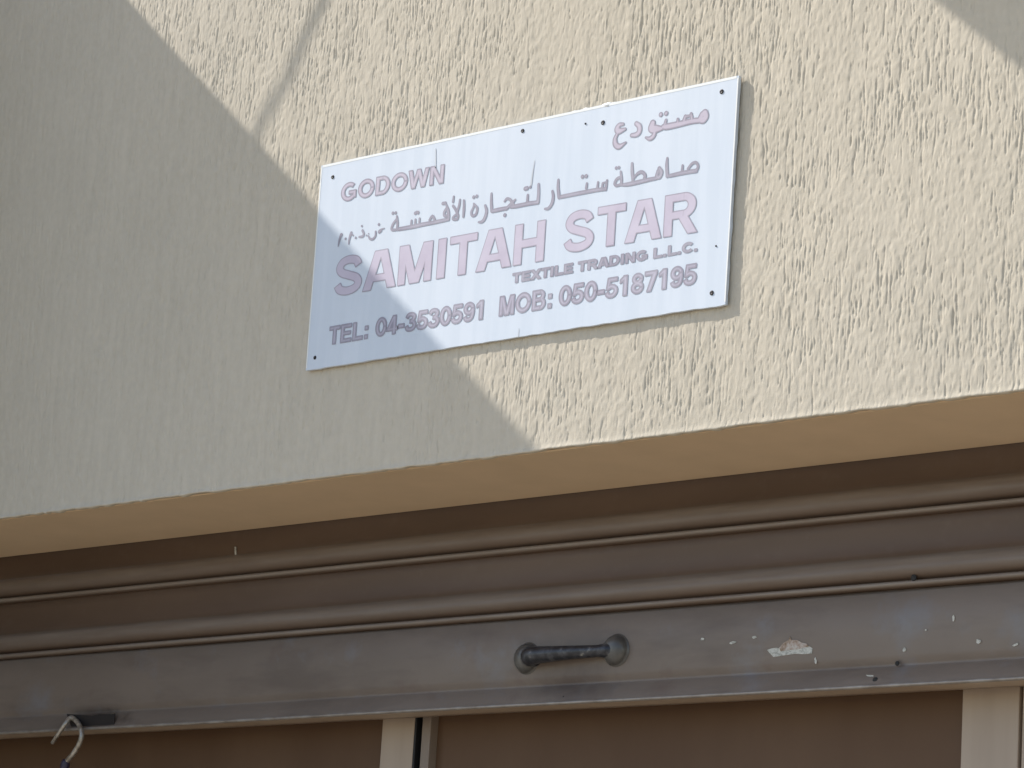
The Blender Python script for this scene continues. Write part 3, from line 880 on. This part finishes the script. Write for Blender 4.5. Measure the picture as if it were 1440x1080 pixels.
# ------------------------------------------------------------------ hook hanging from the bar
YH = YS - 0.020
h0 = on_y(101, 1011, YH)
hook = empty('wire_hook', (float(h0[0]), float(h0[1]), float(h0[2])), 'bent steel wire hook hanging from the left part of the grey bar', 'hook')
def hk(px, py, dy): 
    p = on_y(px, py, YH + dy); return (float(p[0]), float(p[1]), float(p[2]))
path = spline([hk(73.5, 1045, -0.010), hk(83, 1031, -0.013), hk(92, 1018, -0.010), hk(98.5, 1010, 0.0), hk(104, 1011, 0.002), hk(111, 1019, -0.010), hk(115, 1032, -0.016), hk(111, 1047, -0.018), hk(103, 1060, -0.018), hk(94, 1071, -0.018), hk(90, 1085, -0.018)], 6)
nP = len(path)
obj_bm('wire', tube(bmesh.new(), path, [0.0040 + 0.0012 * min(1, i / 20) for i in range(nP)], 10), M['hook'], hook, True)
gp = spline([hk(93, 1068, -0.018), hk(90, 1085, -0.018), hk(89, 1110, -0.018), hk(89, 1160, -0.018)], 5)
obj_bm('grip_sleeve', tube(bmesh.new(), gp, [0.006, 0.0085] + [0.0095] * (len(gp) - 2), 12), M['purple'], hook, True)

# ------------------------------------------------------------------ doors behind the shutter
YD = YS + 0.075                  # front of the door leaves
ZD0, ZD1 = 0.012, Z0 - 0.62
def dx(px, py=1030, y=YD): return float(on_y(px, py, y)[0])
def leaf(xa, xb, wl, wr, label, panel_y=0.02, left='aluminium'):
    d = empty('glazed_door_leaf', ((xa + xb) / 2, YD + 0.02, 0.0), label, 'door')
    box_obj('stile', (xa, xa + wl, YD, YD + 0.04, ZD0, ZD1), M[left], d, 0.0015)
    box_obj('stile', (xb - wr, xb, YD, YD + 0.04, ZD0, ZD1), M['aluminium'], d, 0.0015)
    box_obj('top_rail', (xa + wl, xb - wr, YD + 0.002, YD + 0.038, ZD1 - 0.06, ZD1 - 0.001), M['aluminium'], d, 0.0015)
    box_obj('bottom_rail', (xa + wl, xb - wr, YD + 0.002, YD + 0.038, ZD0, ZD0 + 0.12), M['aluminium'], d, 0.0015)
    box_obj('panel', (xa + wl - 0.003, xb - wr + 0.003, YD + panel_y, YD + panel_y + 0.008, ZD0 + 0.119, ZD1 - 0.059), M['panel'], d)
    return d
xg0, xg1 = dx(582), dx(593)
lf = leaf(XL + 0.03, xg0, 0.06, xg0 - dx(537), 'brown panelled door leaf below the shutter, left of the dark gap')
box_obj('gap_dark_strip', (xg0 + 0.0002, xg0 + 0.005, YD + 0.001, YD + 0.039, ZD0, ZD1), M['flat_black'], lf)  # black strip added so the gap between the leaves reads as dark shade
xr = dx(1432)
leaf(xg1, xr, dx(605) - xg1, xr - dx(1352), 'wide brown panelled door leaf below the handle, right of the dark gap', left='aluminium_dark')
fx = empty('door_side_panel', (xr + 0.7, YD + 0.02, 0), 'beige fixed door frame at the right edge beside the wide leaf', 'door frame')
box_obj('stile', (xr + 0.006, xr + 0.07, YD + 0.001, YD + 0.041, ZD0, ZD1), M['aluminium'], fx, 0.0015)
box_obj('stile', (XR - 0.10, XR - 0.03, YD + 0.001, YD + 0.041, ZD0, ZD1), M['aluminium'], fx, 0.0015)
box_obj('bottom_rail', (xr + 0.07, XR - 0.10, YD + 0.002, YD + 0.038, ZD0, ZD0 + 0.12), M['aluminium'], fx, 0.0015)
box_obj('panel', (xr + 0.067, XR - 0.097, YD + 0.02, YD + 0.028, ZD0 + 0.119, ZD1), M['panel'], fx)
# dark interior behind the leaves' gaps
box_obj('door_backing', (XL, XR, YD + 0.06, YD + 0.075, 0.0, ZB - 0.021), M['flat_black'], wall)

# ------------------------------------------------------------------ cable in the air (out of frame) whose shadow crosses the top left
def back_to(px, py, yy):
    """point at depth yy whose shadow falls on the wall at this photo pixel"""
    p = on_y(px, py); k = -yy
    return Vector((p[0] - SA * k, yy, p[2] + SC * k))
yc = -(on_y(358, 188)[0] - WX) / SA
A = back_to(357, 192, yc)
top = on_y(610, -330)
cp = [A, back_to(368, 165, yc * 0.97), back_to(385, 138, yc * 0.93), back_to(408, 98, yc * 0.87), back_to(427, 52, yc * 0.80), back_to(458, -8, yc * 0.70), back_to(520, -130, yc * 0.42), Vector((top[0], -0.004, top[2]))]
cable = obj_bm('cable', tube(bmesh.new(), spline([Vector(p) for p in cp], 6), 0.0052, 8), M["cable"], None, True)
tag(cable, 'black cable running from the wing wall coping up to the wall', 'cable')
